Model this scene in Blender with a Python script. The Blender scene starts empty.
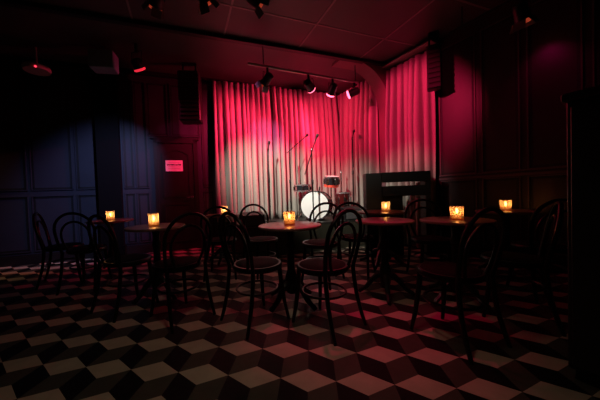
import bpy, math, random
from mathutils import Vector, Matrix
random.seed(7)
PI = math.pi
D = bpy.data
COL = bpy.context.scene.collection
H = 3.4                      # room height

# ------------------------------------------------------------------ materials
def mat(name, col, rough=.5, metal=0., spec=.5, noise=0., nscale=6., bump=0., bscale=60., emit=None, estr=0., sheen=0.,
        trans=0., alpha=1., coat=0.):
    m = D.materials.new(name); m.use_nodes = True
    nt = m.node_tree; b = nt.nodes['Principled BSDF']
    b.inputs['Base Color'].default_value = (*col, 1)
    b.inputs['Roughness'].default_value = rough
    b.inputs['Metallic'].default_value = metal
    b.inputs['Specular IOR Level'].default_value = spec
    b.inputs['Transmission Weight'].default_value = trans
    b.inputs['Alpha'].default_value = alpha
    b.inputs['Coat Weight'].default_value = coat
    if sheen: b.inputs['Sheen Weight'].default_value = sheen
    if emit:
        b.inputs['Emission Color'].default_value = (*emit, 1)
        b.inputs['Emission Strength'].default_value = estr
    if noise or bump:
        tc = nt.nodes.new('ShaderNodeTexCoord')
    if noise:
        n = nt.nodes.new('ShaderNodeTexNoise'); n.inputs['Scale'].default_value = nscale
        n.inputs['Detail'].default_value = 6
        nt.links.new(tc.outputs['Object'], n.inputs['Vector'])
        mx = nt.nodes.new('ShaderNodeMix'); mx.data_type = 'RGBA'
        mx.inputs[6].default_value = (*[c * (1 - noise) for c in col], 1)
        mx.inputs[7].default_value = (*[min(1, c * (1 + noise)) for c in col], 1)
        nt.links.new(n.outputs['Fac'], mx.inputs[0])
        nt.links.new(mx.outputs[2], b.inputs['Base Color'])
    if bump:
        n2 = nt.nodes.new('ShaderNodeTexNoise'); n2.inputs['Scale'].default_value = bscale
        nt.links.new(tc.outputs['Object'], n2.inputs['Vector'])
        bp = nt.nodes.new('ShaderNodeBump'); bp.inputs['Strength'].default_value = bump
        bp.inputs['Distance'].default_value = .01
        nt.links.new(n2.outputs['Fac'], bp.inputs['Height'])
        nt.links.new(bp.outputs['Normal'], b.inputs['Normal'])
    return m

M = dict(
    tile_light=mat('tile_light', (.52, .42, .32), .5, spec=.35, noise=.25, nscale=9, bump=.15, bscale=25),
    tile_mid=mat('tile_mid', (.070, .064, .050), .5, spec=.2, noise=.25, nscale=9, bump=.15, bscale=25),
    tile_dark=mat('tile_dark', (.007, .007, .008), .5, spec=.2, noise=.25, nscale=9, bump=.15, bscale=25),
    wall=mat('wall_paint', (.030, .032, .045), .38, noise=.2, nscale=3, bump=.08, bscale=18),
    wall_right=mat('wall_right_paint', (.030, .016, .019), .42, noise=.2, nscale=3, bump=.08, bscale=18),
    groove=mat('groove', (.004, .004, .005), .6),
    bead=mat('bead', (.12, .08, .09), .3),
    ceiling=mat('ceiling_paint', (.085, .065, .07), .5, noise=.25, nscale=2, bump=.1, bscale=12),
    ceiling_line=mat('ceiling_line', (.30, .22, .24), .4),
    trim=mat('trim_black', (.008, .007, .008), .5),
    pilaster=mat('pilaster_matt_black', (.003, .003, .0035), .85, spec=.1, bump=.1, bscale=20),
    arch=mat('arch_paint', (.16, .09, .10), .45, noise=.15, nscale=4),
    stage=mat('stage_front', (.05, .05, .035), .5, noise=.3, nscale=6),
    stage_top=mat('stage_top', (.03, .028, .026), .4, noise=.3, nscale=5),
    curtain=mat('curtain_velvet', (.34, .325, .29), .9, spec=.1, sheen=.3, noise=.12, nscale=30, bump=.2, bscale=120),
    chair=mat('ebonised_wood', (.006, .0055, .0055), .32, spec=.3, noise=.3, nscale=20),
    seat=mat('seat_pad', (.006, .004, .004), .75, spec=.15, noise=.3, nscale=25, bump=.2, bscale=90),
    table_top=mat('table_top', (.32, .18, .16), .28, noise=.3, nscale=12),
    iron=mat('cast_iron', (.010, .009, .009), .4, noise=.2, nscale=25),
    black=mat('black_plastic', (.010, .010, .011), .45, noise=.2, nscale=20),
    rib=mat('speaker_rib', (.03, .03, .032), .35),
    door_flap=mat('flap_paint', (.12, .11, .11), .45),
    metal=mat('black_metal', (.02, .02, .02), .3, metal=.6),
    chrome=mat('chrome', (.75, .75, .76), .2, metal=1.),
    pipe=mat('pipe_paint', (.55, .5, .5), .35, metal=.4),
    door=mat('door_wood', (.010, .007, .007), .4, noise=.35, nscale=9),
    paper=mat('paper', (.9, .87, .87), .8),
    ink=mat('ink', (.02, .02, .02), .8),
    ink_grey=mat('ink_grey', (.45, .43, .44), .8),
    drum_head=mat('drum_head', (.93, .93, .93), .5, noise=.03),
    drum_black=mat('drum_black', (.02, .02, .025), .2, coat=.4),
    drum_red=mat('drum_red', (.07, .006, .006), .25, coat=.4),
    drum_orange=mat('drum_hoop_red', (.85, .10, .06), .35),
    drum_silver=mat('drum_silver', (.65, .6, .62), .25, metal=.8),
    grey=mat('grey_cloth', (.12, .12, .125), .8, noise=.2, nscale=40),
    plastic=mat('grey_plastic', (.55, .52, .52), .5),
    box_blue_light=mat('metal_painted_blue_light', (.30, .44, .60), .5, noise=.2),  # blue light falling on the ceiling box is put into its base colour
    wood_black=mat('black_stained_wood', (.012, .011, .011), .5, noise=.3, nscale=8),
    wood_grey=mat('grey_stained_wood', (.018, .0175, .0175), .5, noise=.3, nscale=8),
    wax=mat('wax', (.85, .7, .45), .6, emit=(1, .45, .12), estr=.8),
    flame=mat('flame', (1, .7, .3), .5, emit=(1, .62, .22), estr=30),
    led=mat('red_led', (1, .05, .05), .5, emit=(1, .03, .06), estr=3),
    lens_red=mat('lens_red', (1, .05, .1), .4, emit=(1, .13, .24), estr=4.0),
    lens_deep=mat('lens_deep_red', (1, .03, .05), .4, emit=(1, .03, .06), estr=.8),
    lens_dim=mat('lens_amber', (1, .2, .05), .4, emit=(1, .12, .05), estr=.25),
)
def glass_mat(name, col):
    """Thin coloured glass that lets candle light through: part clear, part frosted."""
    m = D.materials.new(name); m.use_nodes = True; nt = m.node_tree
    nt.nodes.clear()
    out = nt.nodes.new('ShaderNodeOutputMaterial')
    tr = nt.nodes.new('ShaderNodeBsdfTransparent'); tr.inputs['Color'].default_value = (*col, 1)
    tl = nt.nodes.new('ShaderNodeBsdfTranslucent'); tl.inputs['Color'].default_value = (*col, 1)
    gl = nt.nodes.new('ShaderNodeBsdfGlossy'); gl.inputs['Roughness'].default_value = .15
    a = nt.nodes.new('ShaderNodeMixShader'); a.inputs[0].default_value = .6
    b = nt.nodes.new('ShaderNodeMixShader'); b.inputs[0].default_value = .06
    nt.links.new(tr.outputs[0], a.inputs[1]); nt.links.new(tl.outputs[0], a.inputs[2])
    nt.links.new(a.outputs[0], b.inputs[1]); nt.links.new(gl.outputs[0], b.inputs[2])
    nt.links.new(b.outputs[0], out.inputs['Surface'])
    return m
M['glass_amber'] = glass_mat('amber_glass', (.90, .50, .26))
M['glass_clear'] = glass_mat('frosted_glass', (.94, .60, .38))

# ------------------------------------------------------------------ mesh builder
class MB:
    def __init__(s): s.v = []; s.f = []; s.mi = []; s.sm = []
    def add(s, vs, fs, mi=0, smooth=False):
        o = len(s.v); s.v += [tuple(v) for v in vs]
        for f in fs: s.f.append(tuple(o + i for i in f)); s.mi.append(mi); s.sm.append(smooth)
        return s
    def box(s, lo, hi, mi=0, mtx=None):
        x0, y0, z0 = lo; x1, y1, z1 = hi
        vs = [Vector(p) for p in ((x0,y0,z0),(x1,y0,z0),(x1,y1,z0),(x0,y1,z0),(x0,y0,z1),(x1,y0,z1),(x1,y1,z1),(x0,y1,z1))]
        if mtx: vs = [mtx @ v for v in vs]
        return s.add(vs, [(0,3,2,1),(4,5,6,7),(0,1,5,4),(1,2,6,5),(2,3,7,6),(3,0,4,7)], mi)
    def bbox(s, lo, hi, b=.008, mi=0):
        """box with chamfered edges: outer loops inset at top and bottom and on the upright edges"""
        x0, y0, z0 = lo; x1, y1, z1 = hi
        def ring(z, i):
            return [(x0+b+i,y0+i,z),(x1-b-i,y0+i,z),(x1-i,y0+b+i,z),(x1-i,y1-b-i,z),(x1-b-i,y1-i,z),(x0+b+i,y1-i,z),(x0+i,y1-b-i,z),(x0+i,y0+b+i,z)]
        rs = [ring(z0,b), ring(z0+b,0), ring(z1-b,0), ring(z1,b)]
        return s.rings(rs, mi, False)
    def rings(s, rs, mi=0, smooth=True, cap=True, closed=False):
        n = len(rs[0]); vs = [p for r in rs for p in r]; fs = []
        m = len(rs)
        for k in range(m if closed else m - 1):
            a = k * n; b = ((k + 1) % m) * n
            for i in range(n): j = (i + 1) % n; fs.append((a+i, a+j, b+j, b+i))
        if cap and not closed:
            fs.append(tuple(reversed(range(n)))); fs.append(tuple(range((m-1)*n, m*n)))
        return s.add(vs, fs, mi, smooth)
    def tube(s, pts, r, n=8, mi=0, closed=False, cap=True):
        pts = [Vector(p) for p in pts]; N = len(pts)
        rr = r if isinstance(r, (list, tuple)) else [r] * N
        rs = []; prev = None
        for i, p in enumerate(pts):
            if closed: t = pts[(i+1) % N] - pts[i-1]
            else: t = pts[min(i+1, N-1)] - pts[max(i-1, 0)]
            t.normalize()
            if prev is None:
                up = Vector((0,0,1)) if abs(t.z) < .9 else Vector((1,0,0))
                a = t.cross(up).normalized()
            else:
                a = (prev - t * prev.dot(t)).normalized()
            prev = a; b = t.cross(a)
            rs.append([p + (a*math.cos(2*PI*k/n) + b*math.sin(2*PI*k/n)) * rr[i] for k in range(n)])
        return s.rings(rs, mi, True, cap, closed)
    def lathe(s, prof, n=24, c=(0,0,0), mi=0, mtx=None, cap=True):
        rs = [[Vector((c[0]+r*math.cos(2*PI*k/n), c[1]+r*math.sin(2*PI*k/n), c[2]+z)) for k in range(n)] for r, z in prof]
        if mtx: rs = [[mtx @ v for v in r] for r in rs]
        return s.rings(rs, mi, True, cap)
    def prism(s, poly, y0, y1, mi=0):
        """polygon in (x,z) extruded along y"""
        n = len(poly)
        vs = [(x,y0,z) for x,z in poly] + [(x,y1,z) for x,z in poly]
        fs = [tuple(range(n)), tuple(reversed(range(n, 2*n)))] + [(i, n+i, n+(i+1)%n, (i+1)%n) for i in range(n)]
        return s.add(vs, fs, mi)
    def sphere(s, c, r, n=12, mi=0, sx=1, sy=1, sz=1):
        m = n // 2
        rs = []
        for i in range(m + 1):
            th = PI * min(max(i / m, .02), .98)
            rs.append([(c[0]+sx*r*math.sin(th)*math.cos(2*PI*k/n), c[1]+sy*r*math.sin(th)*math.sin(2*PI*k/n), c[2]-sz*r*math.cos(th)) for k in range(n)])
        return s.rings(rs, mi)
    def build(s, name, mats, parent=None, auto=40):
        me = D.meshes.new(name); me.from_pydata(s.v, [], s.f)
        mats = mats if isinstance(mats, (list, tuple)) else [mats]
        for m in mats: me.materials.append(m)
        for p, mi, sm in zip(me.polygons, s.mi, s.sm): p.material_index = mi; p.use_smooth = sm
        import bmesh
        bm = bmesh.new(); bm.from_mesh(me); bmesh.ops.recalc_face_normals(bm, faces=bm.faces)
        for e in bm.edges:
            if len(e.link_faces) == 2 and e.calc_face_angle(0) > math.radians(auto): e.smooth = False
        bm.to_mesh(me); bm.free()
        o = D.objects.new(name, me); COL.objects.link(o)
        if parent: o.parent = parent
        return o

def thing(name, label, cat, loc=(0,0,0), rz=0, group=None):
    o = D.objects.new(name, None); COL.objects.link(o); o.empty_display_size = .1
    o.location = loc; o.rotation_euler = (0,0,rz); o['label'] = label; o['category'] = cat
    if group: o['group'] = group
    return o
def tag(o, label, cat, group=None):
    o['label'] = label; o['category'] = cat
    if group: o['group'] = group
    return o
def struct(o): o['kind'] = 'structure'; return o
def copy_tree(o, parent=None):
    c = o.copy(); COL.objects.link(c)
    if parent: c.parent = parent
    for ch in list(o.children): copy_tree(ch, c)
    return c

# ------------------------------------------------------------------ frames of the two walls
AB = math.radians(19.5); PB = Vector((-1.76, 5.13, 0))           # back wall: local x along it, room on -y
AR = math.radians(-63.0); PR = Vector((2.21, 5.04, 0))           # right wall: local x towards the viewer, room on -y
def BW(s, off, z=0): return PB + Vector((math.cos(AB), math.sin(AB), 0))*s + Vector((math.sin(AB), -math.cos(AB), 0))*off + Vector((0,0,z))
def RW(u, off, z=0): return PR + Vector((math.cos(AR), math.sin(AR), 0))*u + Vector((math.sin(AR), -math.cos(AR), 0))*off + Vector((0,0,z))
def back(o): o.location = PB; o.rotation_euler = (0,0,AB); return o
def right(o): o.location = PR; o.rotation_euler = (0,0,AR); return o
def w2b(p):  # world -> back frame (s, off)
    d = Vector((p[0], p[1], 0)) - PB
    return d.x*math.cos(AB)+d.y*math.sin(AB), d.x*math.sin(AB)-d.y*math.cos(AB)

# ------------------------------------------------------------------ floor: rhombille (tumbling block) cement tiles
def make_floor():
    S, YAW, OX, OY = .3035, -.1285, -1.525, 1.612
    c, sn = math.cos(YAW), math.sin(YAW)
    def P(i, r):
        a = i*S; b = r*S*.8660254
        return (OX + c*a - sn*b, OY + sn*a + c*b, 0)
    b = MB()
    for r in range(-8, 26):
        for k in range(-22, 30):
            i = k + (.5 if r % 2 else 0)
            cx, cy, _ = P(i+.5, r)
            if not (-6.2 < cx < 5.2 and -.6 < cy < 7.2): continue
            s_, off = w2b((cx, cy))
            if off < -.3: continue
            ru = (Vector((cx, cy, 0)) - PR)
            if ru.x*math.sin(AR) - ru.y*math.cos(AR) < -.3: continue
            t = 1/3
            b.add([P(i,r),P(i+.5,r-t),P(i+1,r),P(i+.5,r+t)], [(0,1,2,3)], 0)
            b.add([P(i,r),P(i,r-2*t),P(i+.5,r-1),P(i+.5,r-t)], [(0,1,2,3)], 1)
            b.add([P(i+.5,r-t),P(i+.5,r-1),P(i+1,r-2*t),P(i+1,r)], [(0,1,2,3)], 2)
    o = b.build('floor', [M['tile_light'], M['tile_dark'], M['tile_mid']])
    return struct(o)
make_floor()

# ------------------------------------------------------------------ shell
def make_shell():
    # ceiling slab with a grid of cover strips
    b = MB(); b.box((-7, -7, 0), (6.5, 3.2, .12))
    g = MB()
    o = b.build('ceiling', M['ceiling']); o.location = (0, 4.2, H); o.rotation_euler = (0,0,math.radians(20)); struct(o)
    for k in range(-6, 7): g.box((k*1.2-.012+.42, -7, -.006), (k*1.2+.012+.42, -.0, .002))
    for k in range(0, 7): g.box((-7, -k*.95-.69-.012, -.006), (6.5, -k*.95-.69+.012, .002))
    s = g.build('ceiling_strips', M['ceiling_line'], o)
    # back wall
    b = MB(); b.box((-6.5, 0, 0), (3.95, .12, H)); w = back(struct(b.build('wall_back', M['wall'])))
    # right wall
    b = MB(); b.box((-1.75, 0, 0), (6.2, .12, H)); w = right(struct(b.build('wall_right', M['wall_right'])))
    # panel mouldings, back wall: dark reveal outlines with a thin bead beside them
    gr = MB(); bd = MB()
    def loop(x0, x1, z0, z1, G=gr, B=bd, w=.03):
        for (a, c) in (((x0,z0),(x1,z0+w)), ((x0,z1-w),(x1,z1)), ((x0,z0),(x0+w,z1)), ((x1-w,z0),(x1,z1))):
            G.box((a[0], -.004, a[1]), (c[0], .004, c[1]))
        x0 -= .016; x1 += .016; z0 -= .016; z1 += .016
        w2 = .014
        for (a, c) in (((x0,z0),(x1,z0+w2)), ((x0,z1-w2),(x1,z1)), ((x0,z0),(x0+w2,z1)), ((x1-w2,z0),(x1,z1))):
            B.box((a[0], -.016, a[1]), (c[0], .002, c[1]))
    xs = [-6.1, -5.5, -4.9, -4.25, -3.6, -3.12, -2.5, -1.87]
    edges = [(-4.95,-4.28),(-4.2,-3.2),(-3.12,-2.54),(-2.46,-1.91),(-1.83,-1.50),(-1.10,-.96),(-.90,-.72)]
    for x0, x1 in edges:
        loop(x0, x1, 1.24, 3.2); loop(x0, x1, .22, 1.12)
    loop(-.68, -.35, 2.23, 3.2); loop(-.27, .24, 2.23, 3.2)
    loop(.30, .47, 1.24, 3.2); loop(.30, .47, .22, 1.12)
    back(struct(gr.build('trim_1', M['groove']))); back(struct(bd.build('trim_2', M['wall'])))
    gr2 = MB(); bd2 = MB()
    for x0, x1 in ((.98,1.46),(1.56,1.95),(2.05,2.48),(2.58,3.1),(3.2,3.8),(3.9,4.6)):
        loop(x0, x1, 1.24, 3.2, gr2, bd2); loop(x0, x1, .22, 1.13, gr2, bd2)
    bd2.box((.95, -.03, 1.155), (6, .002, 1.185)); bd2.box((.95, -.022, 1.215), (6, .002, 1.23))
    right(struct(gr2.build('trim_3', M['groove']))); right(struct(bd2.build('trim_4', M['bead'])))
    # skirting and crown
    for f, nm, x0, x1 in ((back,'baseboard_back',-6.5,-.7),(right,'baseboard_right',.95,6.2)):
        b = MB(); b.box((x0,-.02,0),(x1,.0,.14)); b.box((x0,-.012,.14),(x1,.0,.165)); f(struct(b.build(nm, M['trim'])))
    b = MB(); b.prism([(0,0),(0,0)][:0] or [(-6.5,3.33),(3.7,3.33),(3.7,3.4),(-6.5,3.4)], -.06, 0); back(struct(b.build('trim_5', M['trim'])))
    # lintel strip in front of the stage ceiling
    b = MB(); b.box((-6.0, -1.55, H-.055), (3.72, -1.47, H+.01)); back(struct(b.build('trim_6', M['trim'])))
    # arch corner at the right end of the stage opening
    poly = []
    cx, cz, rx, rz = 2.93, 2.54, .72, .82
    for k in range(17):
        t = PI/2 * k/16
        poly.append((cx + rx*math.sin(t), cz + rz*math.cos(t)))
    poly += [(3.65, 0), (3.73, 0), (3.73, H), (2.6, H), (2.6, H-.04)]
    b = MB(); b.prism(poly, -1.5, -1.2); back(struct(b.build('trim_7', M['arch'])))
    # pilaster on the back wall, left
    b = MB(); b.box((-1.50,-.13,0),(-1.15,.01,H)); b.box((-1.52,-.15,0),(-1.13,.01,.2)); back(struct(b.build('trim_8', M['pilaster'])))
    # stage platform
    fr = BW(.8, 1.4); d = Vector((math.cos(AB), math.sin(AB), 0)); n = Vector((math.sin(AR), -math.cos(AR), 0))
    t = ((PR - fr).dot(n)) / d.dot(n); fr2 = fr + d*t
    t2 = ((PR - BW(.8,0)).dot(n)) / d.dot(n); bk2 = BW(.8,0) + d*t2
    pts = [BW(.8,0), fr, fr2, bk2]
    b = MB()
    b.add([(p.x,p.y,0) for p in pts] + [(p.x,p.y,.46) for p in pts], [(0,1,5,4),(1,2,6,5),(2,3,7,6),(3,0,4,7),(3,2,1,0)], 0)
    b.add([(p.x,p.y,.46) for p in pts] + [(p.x,p.y,.5) for p in pts], [(0,1,5,4),(1,2,6,5),(2,3,7,6),(3,0,4,7)], 1)
    b.add([(p.x,p.y,.5) for p in pts], [(0,1,2,3)], 1)
    struct(b.build('stage_platform', [M['stage'], M['stage_top']]))
make_shell()

# ------------------------------------------------------------------ door with its paper notice
def make_door():
    d = back(struct(D.objects.new('door_1', None))); COL.objects.link(d)
    b = MB()
    for lo, hi in (((-.60,-.05,0),(-.54,.01,2.16)), ((.11,-.05,0),(.19,.01,2.16)), ((-.60,-.05,2.08),(.19,.01,2.16)), ((-.66,-.03,2.16),(.24,.01,2.20))): b.box(lo, hi)
    b.build('door_frame', M['door'], d)
    b = MB(); b.box((-.54,-.03,.01),(.11,.0,2.07)); b.build('door_leaf', M['door'], d)
    def panel(x0, x1, z0, z1, arch):
        P = MB()
        out = [(x0,z0),(x1,z0),(x1,z1)]
        if arch: out += [(x1-(x1-x0)*k/12, z1+arch*math.sin(PI*k/12)) for k in range(1,12)]
        out += [(x0,z1)]
        cx, cz = (x0+x1)/2, (z0+z1)/2
        ins = [(cx+(x-cx)*.88, cz+(z-cz)*.95) for x,z in out]
        n = len(out)
        pts = [(x,-.03,z) for x,z in out] + [(x,-.045,z) for x,z in out] + [(x,-.045,z) for x,z in ins] + [(x,-.034,z) for x,z in ins]
        fs = []
        for k in range(3):
            for i in range(n): j=(i+1)%n; fs.append((k*n+i,k*n+j,(k+1)*n+j,(k+1)*n+i))
        fs.append(tuple(range(3*n,4*n)))
        P.add(pts, fs); return P
    panel(-.46,.04,1.03,1.87,.09).build('door_panel', M['door'], d)
    panel(-.46,.04,.16,.90,0).build('door_panel', M['door'], d)
    b = MB(); b.lathe([(.026,0),(.028,.008),(.012,.012),(.011,.05)], 14, mtx=Matrix.Translation((.06,-.03,1.02)) @ Matrix.Rotation(PI/2,4,'X'))
    b.tube([(.06,-.078,1.02),(.03,-.082,1.022),(-.05,-.078,1.016)], [.011,.010,.008], 8)
    b.build('door_handle', M['chrome'], d)
    n = thing('paper_notice', 'white paper notice with a bold line of print taped to the dark door', 'notice', BW(-.25,.052,1.64), AB)
    b = MB(); b.box((-.155,-.002,-.105),(.155,.0,.105)); b.build('sheet', M['paper'], n)
    def text(t, size, x, z, m, nm):
        cu = D.curves.new(nm, 'FONT'); cu.body = t; cu.size = size; cu.align_x = 'CENTER'; cu.extrude = .0005; cu.offset = .002
        o = D.objects.new(nm, cu); COL.objects.link(o)
        bpy.context.view_layer.update()
        me = D.meshes.new_from_object(o.evaluated_get(bpy.context.evaluated_depsgraph_get()))
        D.objects.remove(o)
        me.materials.clear(); me.materials.append(m)
        o = D.objects.new(nm, me); COL.objects.link(o); o.parent = n
        o.location = (x, -.004, z); o.rotation_euler = (PI/2,0,0)
    text('DO NOT ENTER', .034, 0, .008, M['ink'], 'printed_line')
    b = MB()
    for z, w in ((.062,.10),(-.02,.11),(-.05,.11),(-.064,.11)): b.box((-w,-.003,z),(w,-.0015,z+.005))
    b.build('small_print', M['ink_grey'], n)
make_door()

# ------------------------------------------------------------------ curtains
def curtain_mesh(L, z0, z1, pitch, amp, seed, taper=.0):
    rnd = random.Random(seed)
    n = max(2, int(L/pitch)); xs = [0]
    for k in range(n): xs.append(xs[-1] + pitch*rnd.uniform(.65, 1.4))
    k = L/xs[-1]; xs = [x*k for x in xs]
    am = [amp*rnd.uniform(.6,1.35) for _ in xs]; dr = [rnd.uniform(-.03,.03) for _ in xs]
    prof = []
    for i in range(n):
        for q in range(14):
            t = q/14
            s = math.sin(PI*t/.66)**.6 if t < .66 else 0.
            x = xs[i] + (xs[i+1]-xs[i])*t
            sw = math.sin(2*PI*min(1, t/.66))*.012                         # the pleat's flanks tuck in
            prof.append((x - sw, s, am[i], i + t))
    prof.append((L, 0, am[-1], n))
    rows = 16; b = MB(); vs = []; fs = []
    for j in range(rows + 1):
        v = j/rows; z = z1 + (z0-z1)*v
        a = .55 + .45*min(1, v*3) + .15*v
        for x, s, A, ph in prof:
            dx = .014*math.sin(ph*2.1+seed)*v + .008*math.sin(ph*5.3+v*6)
            y = -A*s*a - .012*math.sin(ph*1.3+v*4+seed)*v
            vs.append((x+dx, y, z))
    w = len(prof)
    for j in range(rows):
        for i in range(w-1): fs.append((j*w+i, j*w+i+1, (j+1)*w+i+1, (j+1)*w+i))
    b.add(vs, fs, 0, True)
    return b
def make_curtain(name, label, loc, rz, L, z0, z1, pitch, amp, seed, rail=True):
    t = thing(name, label, 'curtain', loc, rz, 'stage drapes')
    o = curtain_mesh(L, z0, z1, pitch, amp, seed).build('drape', M['curtain'], t, 75)
    m = o.modifiers.new('thick', 'SOLIDIFY'); m.thickness = .006; m.offset = 1
    b = MB(); b.box((-.02,.0,z1+.005),(L+.02,.035,z1+.04)); b.build('curtain_track', M['metal'], t)
    k = int(L/.16)
    for i in range(k):
        b = MB(); b.box((L*(i+.5)/k-.007,-.02,z1-.02),(L*(i+.5)/k+.007,.0,z1+.012)); b.build('hook', M['plastic'], t)
    return t
c = BW(.52,.10)
make_curtain('stage_curtain', 'wide pleated curtain across the back of the stage, red above and pale below', c, AB, 2.86, .5, 3.31, .118, .155, 3)
c = RW(-1.38,.06)
make_curtain('stage_curtain', 'narrow pleated red curtain on the side of the stage, inside the curved arch', c, AR, 1.16, .5, 3.31, .11, .14, 11)
c = RW(.07,.08)
t = make_curtain('stage_curtain', 'tall red curtain on the right wall between arch and black louvred loudspeaker', c, AR, .87, .05, 3.26, .118, .15, 21)
b = MB(); b.bbox((-.06,-.16,3.31),(.93,.05,3.345)); b.build('cornice_board', M['ceiling_line'], t)

# ------------------------------------------------------------------ chairs
def make_chair():
    t = thing('bentwood_chair', 'x', 'chair', group='bentwood cafe chairs')
    b = MB(); b.lathe([(.05,.452),(.165,.452),(.178,.458),(.180,.466),(.165,.474),(.08,.477),(.01,.477)], 28); b.build('seat', M['seat'], t)
    b = MB(); b.lathe([(.172,.425),(.196,.428),(.203,.440),(.203,.456),(.196,.468),(.181,.468),(.181,.44),(.172,.425)], 32, cap=False); b.build('seat_rim', M['chair'], t)
    # back hoop: from the seat rim up and over
    pts = []
    for k in range(25):
        u = -1 + 2*k/24
        ang = PI/2*u*1.0
        x = .198*math.sin(ang) if abs(u) < 1 else .198*u
        pts.append(ang)
    def hoop(w, wb, top, zb, yb, lean, shoulder, n=20):
        P = []
        for k in range(9):
            f = k/8; z = zb + (shoulder-zb)*f
            P.append((-(wb+(w-wb)*math.sin(f*PI/2)), yb - lean*(z-zb), z))
        for k in range(1, n):
            a = PI*k/n; z = shoulder + (top-shoulder)*math.sin(a)
            P.append((-w*math.cos(a), yb - lean*(z-zb), z))
        for p in reversed(P[:9]): P.append((-p[0], p[1], p[2]))
        return P
    b = MB(); b.tube(hoop(.205,.172,.895,.44,-.165,.20,.70), .0145, 8); b.build('back_hoop', M['chair'], t)
    b = MB(); b.tube(hoop(.150,.100,.80,.455,-.165,.20,.63), .0115, 8); b.build('inner_hoop', M['chair'], t)
    for sx in (-1, 1):
        b = MB(); b.tube([(sx*.172,-.165,.455),(sx*.174,-.172,.36),(sx*.178,-.19,.22),(sx*.186,-.225,.08),(sx*.192,-.25,0)], [.0155,.016,.0155,.0145,.0125], 8); b.build('leg', M['chair'], t)
    for sx in (-1, 1):
        b = MB(); b.tube([(sx*.128,.128,.43),(sx*.136,.138,.30),(sx*.150,.155,.14),(sx*.168,.178,0)], [.0185,.0185,.016,.0125], 8); b.build('leg', M['chair'], t)
    b = MB(); b.tube([(.168*math.cos(2*PI*k/28), .168*math.sin(2*PI*k/28)-.01, .26) for k in range(28)], .0095, 6, closed=True); b.build('leg_ring', M['chair'], t)
    return t
chairs = [  # x, y, facing dx, dy, label
    (-.19,2.13, .76,.65, 'black bentwood chair in the foreground, left of the middle table with a basket candle'),
    (.33,2.02, -.66,.75, 'black bentwood chair in the foreground, right of the middle table with a basket candle'),
    (-.90,2.24, -.76,.65, 'large black bentwood chair, back to us, just right of the left plain candle table'),
    (-1.45,2.45, .5,.87, 'black bentwood chair left of the left plain candle table, hoop back at its left'),
    (-2.30,3.08, -.12,1, 'black bentwood chair seen straight from behind, before the blue lit wall panel'),
    (-2.76,3.30, .85,.5, 'leftmost black bentwood chair, hoop back sideways in the dark left corner'),
    (1.175,1.78, -.38,.925, 'nearest black bentwood chair at the right, red glints along its two hoops'),
    (-.22,3.28, .5,-.86, 'black bentwood chair behind the middle table, in front of the grey stage monitor'),
    (.46,2.92, -.5,-.86, 'black bentwood chair whose back hoop crosses the white bass drum head'),
    (.97,3.22, .55,.83, 'black bentwood chair with its back hoop just right of the bass drum'),
    (1.72,2.92, -.2,-.98, 'black bentwood chair facing us behind the right table, before the black rack'),
    (-.76,3.36, -.1,1, 'black bentwood chair at the small table by the left end of the stage'),
    (1.84,2.03, -.7,.6, 'black bentwood chair almost lost in the dark between right table and tall cabinet'),
    (2.45,2.42, .2,.98, 'black bentwood chair in front of the table by the dark right wall'),
]
proto = make_chair()
for i, (x, y, fx, fy, lab) in enumerate(chairs):
    c = proto if i == 0 else copy_tree(proto)
    c.location = (x, y, 0); c.rotation_euler = (0, 0, math.atan2(-fx, fy)); c['label'] = lab

# ------------------------------------------------------------------ tables
def make_table():
    t = thing('cafe_table', 'x', 'table', group='round cafe tables')
    b = MB(); b.lathe([(.02,.712),(.272,.712),(.29,.718),(.293,.728),(.289,.738),(.275,.741),(.02,.741)], 40); b.build('table_top', M['table_top'], t)
    b = MB(); b.lathe([(.10,.70),(.105,.712),(.04,.68),(.032,.60),(.046,.55),(.034,.50),(.036,.32),(.052,.27),(.062,.20),(.052,.12),(.036,.10)], 16); b.build('pedestal', M['iron'], t)
    for k in range(4):
        a = PI/4 + k*PI/2
        pr = [(.03,.20),(.08,.19),(.14,.14),(.19,.075),(.235,.045),(.262,.030),(.275,.016)]
        b = MB(); b.tube([(r*math.cos(a), r*math.sin(a), z) for r, z in pr], [.028,.030,.027,.023,.020,.022,.018], 8); b.build('foot', M['iron'], t)
    return t
tables = [
    (.10,2.40,0,1, 'round cafe table in the middle, its red lit top carrying a basket glass candle'),
    (-1.29,2.70,.227,1, 'round cafe table at the left carrying a plain straight glass candle'),
    (1.62,2.36,-.436,1, 'round cafe table at the right carrying the nearer amber basket candle'),
    (1.03,2.52,.5,.92, 'round cafe table without a candle, right of the middle foreground chairs'),
    (1.42,3.55,.1,1.15, 'round cafe table with a candle in front of the black open rack'),
    (2.70,3.06,.3,1, 'round cafe table by the dark right wall with a basket candle'),
    (-.86,4.00,.6,.9, 'small round cafe table with a candle, left of the stage front'),
    (-2.40,3.68,.2,1, 'round cafe table with a candle in front of the dark pilaster'),
]
tp = make_table(); tabs = []
for i, (x, y, rz, sc, lab) in enumerate(tables):
    c = tp if i == 0 else copy_tree(tp)
    c.location = (x, y, 0); c.rotation_euler = (0,0,rz); c.scale = (sc, sc, 1); c['label'] = lab; tabs.append(c)

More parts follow.
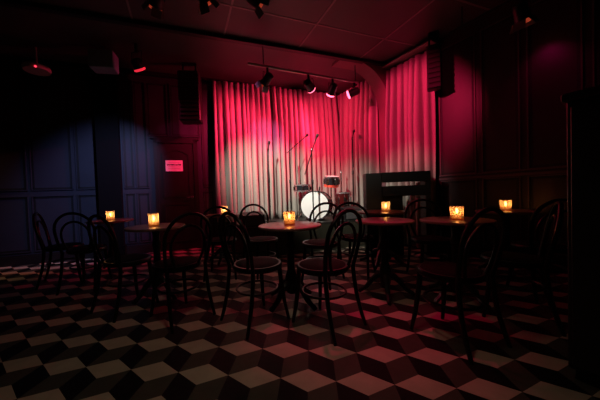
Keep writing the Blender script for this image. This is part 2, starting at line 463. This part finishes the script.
# ------------------------------------------------------------------ candles in glasses
def make_candle(kind):
    t = thing('candle_holder', 'x', 'candle', group='table candles')
    g = 'glass_amber' if kind == 'basket' else 'glass_clear'
    b = MB()
    if kind == 'basket':
        n = 32; hts = 24
        def R(k, j): return .046 + .006*(j/hts) + (.0035 if (k//2 + j//2) % 2 else -.0015)
        rs = [[(R(k,j)*math.cos(2*PI*k/n), R(k,j)*math.sin(2*PI*k/n), .12*j/hts) for k in range(n)] for j in range(hts+1)]
        b.rings(rs, 0, False, False)
    else:
        b.lathe([(.050,.0),(.052,.02),(.053,.13),(.050,.13)], 28, cap=False)
    b.build('glass', M[g], t)
    b = MB(); b.lathe([(.01,.0),(.052,.0),(.052,.010),(.01,.012)], 24); b.build('base', M[g], t)
    b = MB(); b.lathe([(.005,.012),(.034,.012),(.034,.05),(.028,.048),(.004,.047)], 18); b.build('wax', M['wax'], t)
    b = MB(); b.sphere((0,0,.078), .011, 10, sz=2.3); b.build('flame', M['flame'], t)
    return t
cands = [
    (0,0,0,'basket', 'amber basket glass candle on the middle table'),
    (1,-.02,0,'plain', 'plain straight sided glass candle on the left table'),
    (2,.0,-.02,'basket', 'amber basket glass candle on the right table, the lower of the two at the right'),
    (4,.06,0,'plain', 'small glass candle on the table in front of the black open rack'),
    (5,.0,0,'basket', 'amber basket glass candle on the table by the right wall'),
    (6,.02,0,'plain', 'small glass candle on the table left of the stage'),
    (7,.0,0,'plain', 'small glass candle on the table in front of the dark pilaster'),
]
cp = {}
for ti, dx, dy, kind, lab in cands:
    if kind in cp: c = copy_tree(cp[kind])
    else: c = cp[kind] = make_candle(kind)
    x, y = tables[ti][0]+dx, tables[ti][1]+dy
    c.location = (x, y, .741); c.rotation_euler = (0,0,random.uniform(0,1)); c['label'] = lab
    L = D.lights.new('candle_flame', 'POINT'); L.energy = .11; L.color = (1, .58, .26); L.shadow_soft_size = .012
    lo = D.objects.new('candle_flame_light', L); COL.objects.link(lo); lo.location = (x, y, .741+.098); 

# ------------------------------------------------------------------ loudspeakers
def louvred_speaker(label, loc, rz, w, h, d, tilt=0):
    t = thing('loudspeaker', label, 'speaker', loc, rz)
    b = MB(); b.bbox((-w/2,-d/2,0),(w/2,d/2,h),.015); b.build('cabinet', M['black'], t)
    b = MB(); n = int(h/.07)
    for i in range(n):
        z = h*(i+.5)/n
        b.prism([(-w/2+.02,z-.022),(w/2-.02,z-.022),(w/2-.02,z+.012),(-w/2+.02,z+.012)], -d/2-.022, -d/2+.002)
    b.build('louvres', M['rib'], t)
    b = MB()
    top = H - loc[2] - .002
    for sx in (-1,1): b.box((sx*w*.3-.012,-.02,h-.005),(sx*w*.3+.012,.02,top))
    b.box((-w*.36,-.05,top-.012),(w*.36,.05,top)); b.build('bracket', M['metal'], t)
    return t
louvred_speaker('black louvred loudspeaker hung above the door, left of the curtain', (-1.50,4.66,2.36), math.radians(8), .36, .86, .3)
louvred_speaker('black louvred loudspeaker hung at the right end of the right curtain', (2.46,4.0,2.54), math.radians(-30), .19, .66, .15)

# ------------------------------------------------------------------ lights on the bar and on the ceiling
def spot(name, loc, target, energy, color, deg, blend=.6, size=.05):
    L = D.lights.new(name, 'SPOT'); L.energy = energy; L.color = color; L.spot_size = math.radians(deg); L.spot_blend = blend
    L.shadow_soft_size = size
    o = D.objects.new(name, L); COL.objects.link(o); o.location = loc
    o.rotation_euler = (Vector(target)-Vector(loc)).to_track_quat('-Z','Y').to_euler()
    return o
def par_can(label, hang, target, lens='lens_red', r=.075, l=.19, drop=.14, doors=True, name='stage_light', group=None):
    """hang = point on the bar / ceiling; the can swings below it in a yoke and points at target"""
    t = thing(name, label, 'stage light', hang, 0, group)
    piv = Vector((0,0,-drop))
    d = (Vector(target) - (Vector(hang)+piv)).normalized()
    q = d.to_track_quat('-Z','Y').to_matrix().to_4x4()      # -Z along the beam
    mt = Matrix.Translation(piv) @ q
    b = MB(); b.lathe([(r*.45,l*.5),(r*.8,l*.42),(r*.9,l*.3),(r*.92,-l*.45),(r*1.08,-l*.46),(r*1.08,-l*.5),(r*.9,-l*.5)], 20, mtx=mt); b.build('can', M['black'], t)
    b = MB(); b.lathe([(.001,-l*.49),(r*1.0,-l*.49),(r*1.0,-l*.5-.026),(r*.8,-l*.5-.036),(.001,-l*.5-.042)], 20, mtx=mt); b.build('lens', M[lens], t)
    side = Vector((d.y,-d.x,0)).normalized() if abs(d.z) < .98 else Vector((1,0,0))
    e = r*1.12
    b = MB(); b.tube([piv+side*e, piv+side*e+Vector((0,0,drop*.65)), piv-side*e+Vector((0,0,drop*.65)), piv-side*e], .007, 6); b.build('yoke', M['metal'], t)
    b = MB(); b.box((-.018,-.018,-drop*.4),(.018,.018,.025)); b.build('clamp', M['metal'], t)
    if doors:
        for k in range(4):
            a = k*PI/2
            f = MB(); m2 = mt @ Matrix.Rotation(a,4,'Z') @ Matrix.Translation((r*1.0,0,-l*.5)) @ Matrix.Rotation(math.radians(-28),4,'Y')
            f.box((-.003,-r*.75,-.09),(.003,r*.75,0), mtx=m2); f.build('barn_door', M['door_flap'], t)
    return t, Vector(hang)+piv + d*(l*.5+.07), d
# the bar hangs inside the stage opening, parallel to the back wall
B0 = Vector((-.39,4.02,3.05)); B1 = Vector((1.57,4.86,3.05))
lb = thing('lighting_bar', 'pale metal lighting bar hung from the stage ceiling', 'lighting bar', tuple(B0), math.atan2(B1.y-B0.y, B1.x-B0.x))
LB = (B1-B0).length
b = MB(); b.tube([(0,0,0),(LB,0,0)], .02, 12); b.build('pipe', M['pipe'], lb)
for f in (.12, .97):
    b = MB(); b.tube([(LB*f,0,.015),(LB*f,0,H-3.05)], .009, 8); b.box((LB*f-.03,-.03,H-3.05-.01),(LB*f+.03,.03,H-3.05)); b.build('hanger', M['metal'], lb)
RED = (1, .02, .085)
def onbar(f): return tuple(B0 + (B1-B0)*f - Vector((0,0,.047)))
ba = [(.15,(-.95,5.3,2.15),'stage light at the left end of the lighting bar, ringed by its open flaps',230,True,'lens_dim'),
      (.50,(1.4,5.95,2.4),'stage light in the middle of the lighting bar with a bright red lens edge',210,False,'lens_red'),
      (.73,(.62,5.7,1.7),'stage light right of the middle of the lighting bar, bright on its underside',130,False,'lens_red'),
      (.955,(-.15,5.5,2.3),'stage light at the right end of the lighting bar beside the arch',360,False,'lens_red')]
for f, tg, lab, e, doors, lens in ba:
    t, p, d = par_can(lab, onbar(f), tg, lens, doors=doors, group='lights on the bar')
    spot('stage_beam', p, tg, e, RED, 98, 1, .03)
spot('door_spill_beam', tuple(B0 + (B1-B0)*.15 + Vector((-.16,.10,-.20))), (-1.38,5.22,2.1), 75, (1,.03,.16), 46, 1, .03)
# ceiling heads
def ceil_can(label, pos, target, lens, **k):
    hang = (pos[0], pos[1], H-.03); k.setdefault('drop', .11)
    return par_can(label, hang, target, lens, l=k.pop('l',.14), name='ceiling_spotlight', group='ceiling spotlights', **k)
WHT = (1, .93, .80)
t, p, d = ceil_can('ceiling spotlight at the upper left with a small orange glint', (-1.28,2.95,3.17), (-2.9,4.65,1.5), 'lens_dim')
spot('blue_beam', p, (-3.1,4.62,1.3), 330, (.42,.48,1), 47, 1, .05)
t, p, d = ceil_can('black ceiling spotlight at the top edge, left of the ceiling line', (-.752,2.9,3.15), (.3,5.5,1.0), 'lens_dim')
o = spot('white_beam', p, (.62,5.6,.72), 680, WHT, 43, 1, .06); o.scale = (1.7, 1, 1)
spot('violet_beam', p, (-.12,5.55,2.15), 230, (1,.22,.70), 20, 1, .05)
spot('white_beam', p, (2.45,4.6,1.0), 190, WHT, 22, 1, .06)
t, p, d = ceil_can('black ceiling spotlight at the top edge, nearest the red ceiling panel', (-.195,3.0,3.2), (2.45,4.6,2.0), 'lens_dim')
spot('red_beam', p, (2.42,4.6,2.25), 620, (1,.02,.11), 42, .7, .04)
# pipe by the right wall with one head
rp0 = Vector((2.43,3.59,3.15)); rp1 = Vector((2.80,2.88,3.15))
rl = thing('lighting_bar', 'thin red lit pipe under the ceiling beside the right wall', 'lighting bar', tuple(rp0), math.atan2(rp1.y-rp0.y, rp1.x-rp0.x))
LR = (rp1-rp0).length
b = MB(); b.tube([(0,0,0),(LR,0,0)], .016, 10); b.build('pipe', M['metal'], rl)
for f in (.2,.8):
    b = MB(); b.tube([(LR*f,0,.012),(LR*f,0,H-3.15)], .008, 8); b.build('hanger', M['metal'], rl)
t, p, d = par_can('spotlight with a reddish body on the pipe by the right wall', tuple(rp1+(rp0-rp1)*.06-Vector((0,0,.018))), (3.1,3.06,2.15), 'lens_dim', drop=.17, name='ceiling_spotlight', group='ceiling spotlights')
spot('magenta_beam', p, (3.22,3.06,2.2), 3.0, (1,.01,.22), 80, 1, .05)
# red lit can near the pilaster
t, p, d = ceil_can('small red rimmed lamp on the ceiling between pilaster and loudspeaker', (-2.085,4.0,3.10), (-1.75,5.1,1.6), 'lens_deep', doors=False, r=.085, l=.14, drop=.27)
spot('pink_beam', (-1.98,3.98,3.0), (-1.75,5.1,1.6), 14, (1,.07,.28), 62, 1, .04)
# ceiling disc with a red indicator
t = thing('ceiling_unit', 'grey disc hanging on a short stem at the far left, with a red indicator light', 'ceiling unit', (-3.62,4.0,3.03))
b = MB(); b.lathe([(.02,.10),(.10,.09),(.165,.07),(.175,.04),(.16,.0),(.02,.0)], 28); b.build('housing', M['plastic'], t)
b = MB(); b.tube([(0,0,.09),(0,0,H-3.03)], .012, 8); b.build('stem', M['plastic'], t)
b = MB(); b.sphere((.10,-.13,.012), .014, 10); b.build('indicator', M['led'], t)
# box above the pilaster, blue light painted into its colour
t = thing('ceiling_box', 'box painted as if blue lit, mounted under the ceiling above the dark pilaster', 'box', (-2.62,4.05,3.03), math.radians(12))
b = MB(); b.bbox((-.17,-.12,0),(.17,.12,.27),.01); b.build('housing', M['box_blue_light'], t)
b = MB(); b.box((-.13,-.125,.03),(.13,-.119,.24)); b.build('front_panel', M['box_blue_light'], t)
b = MB(); b.tube([(0,0,.26),(0,0,H-3.03)], .02, 8); b.build('mount', M['metal'], t)

# ------------------------------------------------------------------ on the stage
SZ = .5
def stage_thing(name, label, cat, s, off, rz=0, group=None):
    p = BW(s, off, SZ); return thing(name, label, cat, tuple(p), AB+rz, group)
def monitor(label, s, off, rz, w=.36, h=.24, d=.28):
    t = stage_thing('stage_monitor', label, 'speaker', s, off, rz, 'stage monitors')
    b = MB()
    prof = [(-d/2,0),(d/2,0),(d/2,h*.35),(d*.1,h),(-d/2,h*.8)]
    vs = [(-w/2,y,z) for y,z in prof]+[(w/2,y,z) for y,z in prof]; n = 5
    b.add(vs, [tuple(range(n)), tuple(reversed(range(n,2*n)))]+[(i,(i+1)%n,n+(i+1)%n,n+i) for i in range(n)])
    b.build('cabinet', M['black'], t)
    f = MB(); f.add([(-w/2+.02,-d/2-.004,.02),(w/2-.02,-d/2-.004,.02),(w/2-.02,-d/2-.004,h*.76),(-w/2+.02,-d/2-.004,h*.76)],[(0,1,2,3)])
    o = f.build('grille', M['grey'], t); m = o.modifiers.new('t','SOLIDIFY'); m.thickness = .004
monitor('grey stage monitor wedge at the left front corner of the stage', .98, 1.15, 0)
monitor('reddish grey stage monitor wedge right of the drum kit, behind the chairs', 2.86, 1.24, 0)

def mic_head(b, p, d, mi=0):
    d = Vector(d).normalized(); q = d.to_track_quat('Z','Y').to_matrix().to_4x4(); mt = Matrix.Translation(p) @ q
    b.lathe([(.009,-.02),(.011,.06),(.013,.10),(.022,.12),(.026,.14),(.022,.162),(.008,.172)], 12, mtx=mt)
def mic_stand(label, s, off, top, boom=None, mic_dir=None, thick=False):
    t = stage_thing('microphone_stand', label, 'microphone stand', s, off, 0, 'microphone stands')
    b = MB(); b.lathe([(.13,0),(.13,.012),(.05,.03),(.014,.04)], 20); b.build('base', M['metal'], t)
    h = top - SZ
    b = MB(); b.tube([(0,0,.03),(0,0,h*.55),(0,0,h*.551),(0,0,h)], [.013,.013,.009,.009], 8); b.build('pole', M['metal'], t)
    b = MB(); b.lathe([(.018,h*.53),(.02,h*.54),(.02,h*.575),(.014,h*.585)], 10); b.build('clutch', M['black'], t)
    if boom:
        a, e = boom
        b = MB(); b.tube([a, e], .009, 8); b.build('boom', M['metal'], t)
        b = MB(); b.sphere((0,0,h), .022, 10); b.build('boom_clamp', M['chrome'], t)
        d = (Vector(e)-Vector(a)).normalized()
        b = MB(); mic_head(b, Vector(e), d+Vector((0,-.2,0))); b.build('microphone', M['black'], t)
    else:
        b = MB(); b.tube([(0,0,h-.05),(0,-.02,h+.0)], .016, 8); mic_head(b, Vector((0,-.01,h-.02)), mic_dir or (.1,-.3,1)); b.build('microphone', M['black'], t)
    if thick:
        b = MB(); b.tube([(.0,-.012,h-.62),(-.02,-.03,h-.3),(0,-.015,h-.05)], .016, 8); b.build('cable', M['black'], t)
mic_stand('straight microphone stand at the left of the stage, its cable looped along the pole', 1.465, .66, 1.90, thick=True)
mic_stand('chrome topped boom stand behind the left of the drums, arm rising to the right', 1.92, .62, 1.88, boom=((-.06,-.02,1.33),(.26,-.06,1.60)))
mic_stand('boom microphone stand in front of the bass drum', 2.08, 1.28, 1.80, boom=((-.16,-.03,.85),(.03,-.06,1.40)))
mic_stand('tall microphone stand right of the drum kit', 3.20, .92, 2.14, thick=True)
# cymbal stand
t = stage_thing('cymbal_stand', 'slim chrome cymbal stand right of the drum kit', 'stand', 3.12, .62, .3)
b = MB(); b.tube([(0,0,.1),(0,0,.95)], [.012,.009], 8); b.build('pole', M['chrome'], t)
for k in range(3):
    a = k*2*PI/3
    b = MB(); b.tube([(0,0,.28),(.2*math.cos(a),.2*math.sin(a),.0)], .008, 6); b.build('leg', M['chrome'], t)
b = MB(); b.lathe([(.016,.93),(.018,.95),(.007,.97),(.006,1.0)], 10); b.build('wing_nut', M['chrome'], t)

def drum(prof_r, h, t, shell, parts=True, mtx=None, hoop='drum_silver', low=None, lugs=8):
    mtx = mtx or Matrix.Identity(4); r = prof_r
    b = MB(); b.lathe([(r*.97,0),(r,.0),(r,h),(r*.97,h)], 32, mtx=mtx); b.build('shell', shell, t)
    b = MB(); b.lathe([(.002,h+.004),(r*.99,h+.004),(r*.99,h+.010),(.002,h+.010)], 32, mtx=mtx); b.build('drum_head', M['drum_head'], t)
    for z in (-.006, h-.014):
        b = MB()
        e = .05 if low and z < 0 else .028
        b.lathe([(r*.99,z),(r*1.045,z),(r*1.045,z+e),(r*.99,z+e),(r*.99,z)], 32, mtx=mtx, cap=False); b.build('hoop', M[hoop] if z > 0 else M[low or hoop], t)
    for k in range(lugs):
        a = 2*PI*(k+.5)/lugs
        b = MB(); m2 = mtx @ Matrix.Rotation(a,4,'Z')
        b.box((r,-.018,h*.25),(r+.022,.018,h*.75), mtx=m2); b.tube([m2 @ Vector((r*1.03,0,.01)), m2 @ Vector((r*1.03,0,h-.01))], .004, 6); b.build('lug', M['chrome'], t)
# bass drum lies on its side, head towards the room
t = stage_thing('bass_drum', 'bass drum with a big plain white front head standing on the stage', 'drum', 2.33, .95, math.radians(-40))
mt = Matrix.Translation((0,.20,.285)) @ Matrix.Rotation(PI/2,4,'X')
drum(.265, .40, t, M['drum_red'], mtx=mt, hoop='drum_black')
for sx in (-1,1):
    b = MB(); b.tube([(sx*.25,-.05,.22),(sx*.34,-.20,.0)], .008, 6); b.build('spur', M['chrome'], t)
b = MB(); b.tube([(.05,.0,.54),(.07,.0,.64)], .014, 8); b.build('mount_post', M['chrome'], t)
# tom on a stand
def stand_legs(t, z):
    b = MB(); b.tube([(0,0,.12),(0,0,z)], .012, 8); b.build('stand_post', M['chrome'], t)
    for k in range(3):
        a = k*2*PI/3+.5
        b = MB(); b.tube([(0,0,.30),(.17*math.cos(a),.17*math.sin(a),.0)], .008, 6); b.build('stand_leg', M['chrome'], t)
t = stage_thing('tom_drum', 'black tom drum with a red lower hoop, raised right of the bass drum', 'drum', 2.80, .72)
drum(.145, .20, t, M['drum_black'], low='drum_orange', lugs=6, mtx=Matrix.Translation((0,0,.645)) @ Matrix.Rotation(math.radians(10),4,'X')); stand_legs(t, .66)
t = stage_thing('floor_tom', 'dark red floor tom right of the bass drum', 'drum', 2.96, .90)
drum(.14, .34, t, M['drum_red'], mtx=Matrix.Translation((0,0,.16)))
for k in range(3):
    a = k*2*PI/3+.4
    b = MB(); b.tube([(.162*math.cos(a),.162*math.sin(a),.36),(.164*math.cos(a),.164*math.sin(a),.04),(.18*math.cos(a),.18*math.sin(a),0)], .007, 6); b.build('leg', M['chrome'], t)
t = stage_thing('snare_drum', 'black snare drum on a stand left of the bass drum', 'drum', 2.22, .54)
drum(.165, .13, t, M['drum_black'], mtx=Matrix.Translation((0,0,.56)), lugs=8, hoop='drum_silver'); stand_legs(t, .57)

# ------------------------------------------------------------------ open black rack before the right curtain
t = thing('open_rack', 'black open backed wooden rack with two wide rails in front of the right curtain', 'rack', (1.39,4.07,0), math.radians(-6))
W = .97
b = MB(); b.bbox((0,-.02,0),(.24,.20,1.30),.006); b.build('side_box', M['wood_grey'], t)
b = MB(); b.bbox((.24,-.01,1.15),(W,.19,1.305),.006); b.build('top_board', M['wood_black'], t)
b = MB(); b.bbox((.24,-.01,.93),(W,.19,1.09),.006); b.build('middle_board', M['wood_black'], t)
b = MB(); b.box((.24,.02,.0),(.56,.05,.93)); b.build('lower_panel', M['wood_black'], t)
b = MB(); b.bbox((W-.08,-.01,0),(W,.19,.93),.006); b.build('post', M['wood_black'], t)
b = MB(); b.box((W-.08,.0,1.09),(W,.18,1.15)); b.build('spacer', M['wood_black'], t)

# ------------------------------------------------------------------ tall black cabinet cutting the right edge
t = thing('cabinet', 'tall black cabinet at the right edge of the room, nearest to us', 'cabinet', (1.50,1.34,0), AR)
b = MB(); b.bbox((0,.0,.06),(1.0,.5,1.45),.006); b.build('body', M['wood_black'], t)
b = MB(); b.bbox((-.015,-.02,1.45),(1.02,.52,1.49),.006); b.build('top', M['wood_black'], t)
b = MB(); b.box((.02,.03,0),(.98,.48,.06)); b.build('plinth', M['wood_black'], t)
for k in (0,1):
    dd = MB(); dd.bbox((.02+k*.485,-.02,.09),(.49+k*.485,.0,1.42),.004); o = dd.build('door', M['wood_black'], t)
    hb = MB(); hb.tube([(.44+k*.10,-.02,.78),(.44+k*.10,-.045,.80),(.44+k*.10,-.045,.94),(.44+k*.10,-.02,.96)], .006, 6); hb.build('handle', M['metal'], o)

# ------------------------------------------------------------------ room light
spot('downlight_beam', (.45,2.2,H-.02), (.60,2.15,0), 88, (1,.012,.12), 40, 1, .06)
spot('downlight_beam', (-.1,1.0,H-.02), (-.30,1.5,0), 27, (1,.86,.60), 92, 1, .15)

spot('warm_beam', (-4.75,3.45,H-.05), (-4.05,4.05,0), 40, (1,.58,.26), 36, 1, .06)
w = D.worlds.new('World'); bpy.context.scene.world = w; w.use_nodes = True
w.node_tree.nodes['Background'].inputs['Color'].default_value = (.0, .0, .0, 1)

# ------------------------------------------------------------------ camera
f, cx, cy, pitch, roll = 258., 278., 200., .024, -.035
cam = D.cameras.new('camera'); co = D.objects.new('camera', cam); COL.objects.link(co)
cam.sensor_width = 36; cam.lens = f/600*36; cam.shift_x = (300-cx)/600; cam.shift_y = 0; cam.clip_start = .05
F = Vector((0, math.cos(pitch), -math.sin(pitch))); U0 = Vector((0, math.sin(pitch), math.cos(pitch))); R0 = Vector((1,0,0))
R = R0*math.cos(roll) + U0*math.sin(roll); U = U0*math.cos(roll) - R0*math.sin(roll)
mw = Matrix((R, U, -F)).transposed().to_4x4(); mw.translation = (0,0,1.03)
co.matrix_world = mw
sc = bpy.context.scene; sc.camera = co
sc.view_settings.view_transform = 'Standard'; sc.view_settings.look = 'None'; sc.view_settings.gamma = 1; sc.view_settings.exposure = 0
sc.cycles.use_denoising = True
sc.cycles.max_bounces = 8
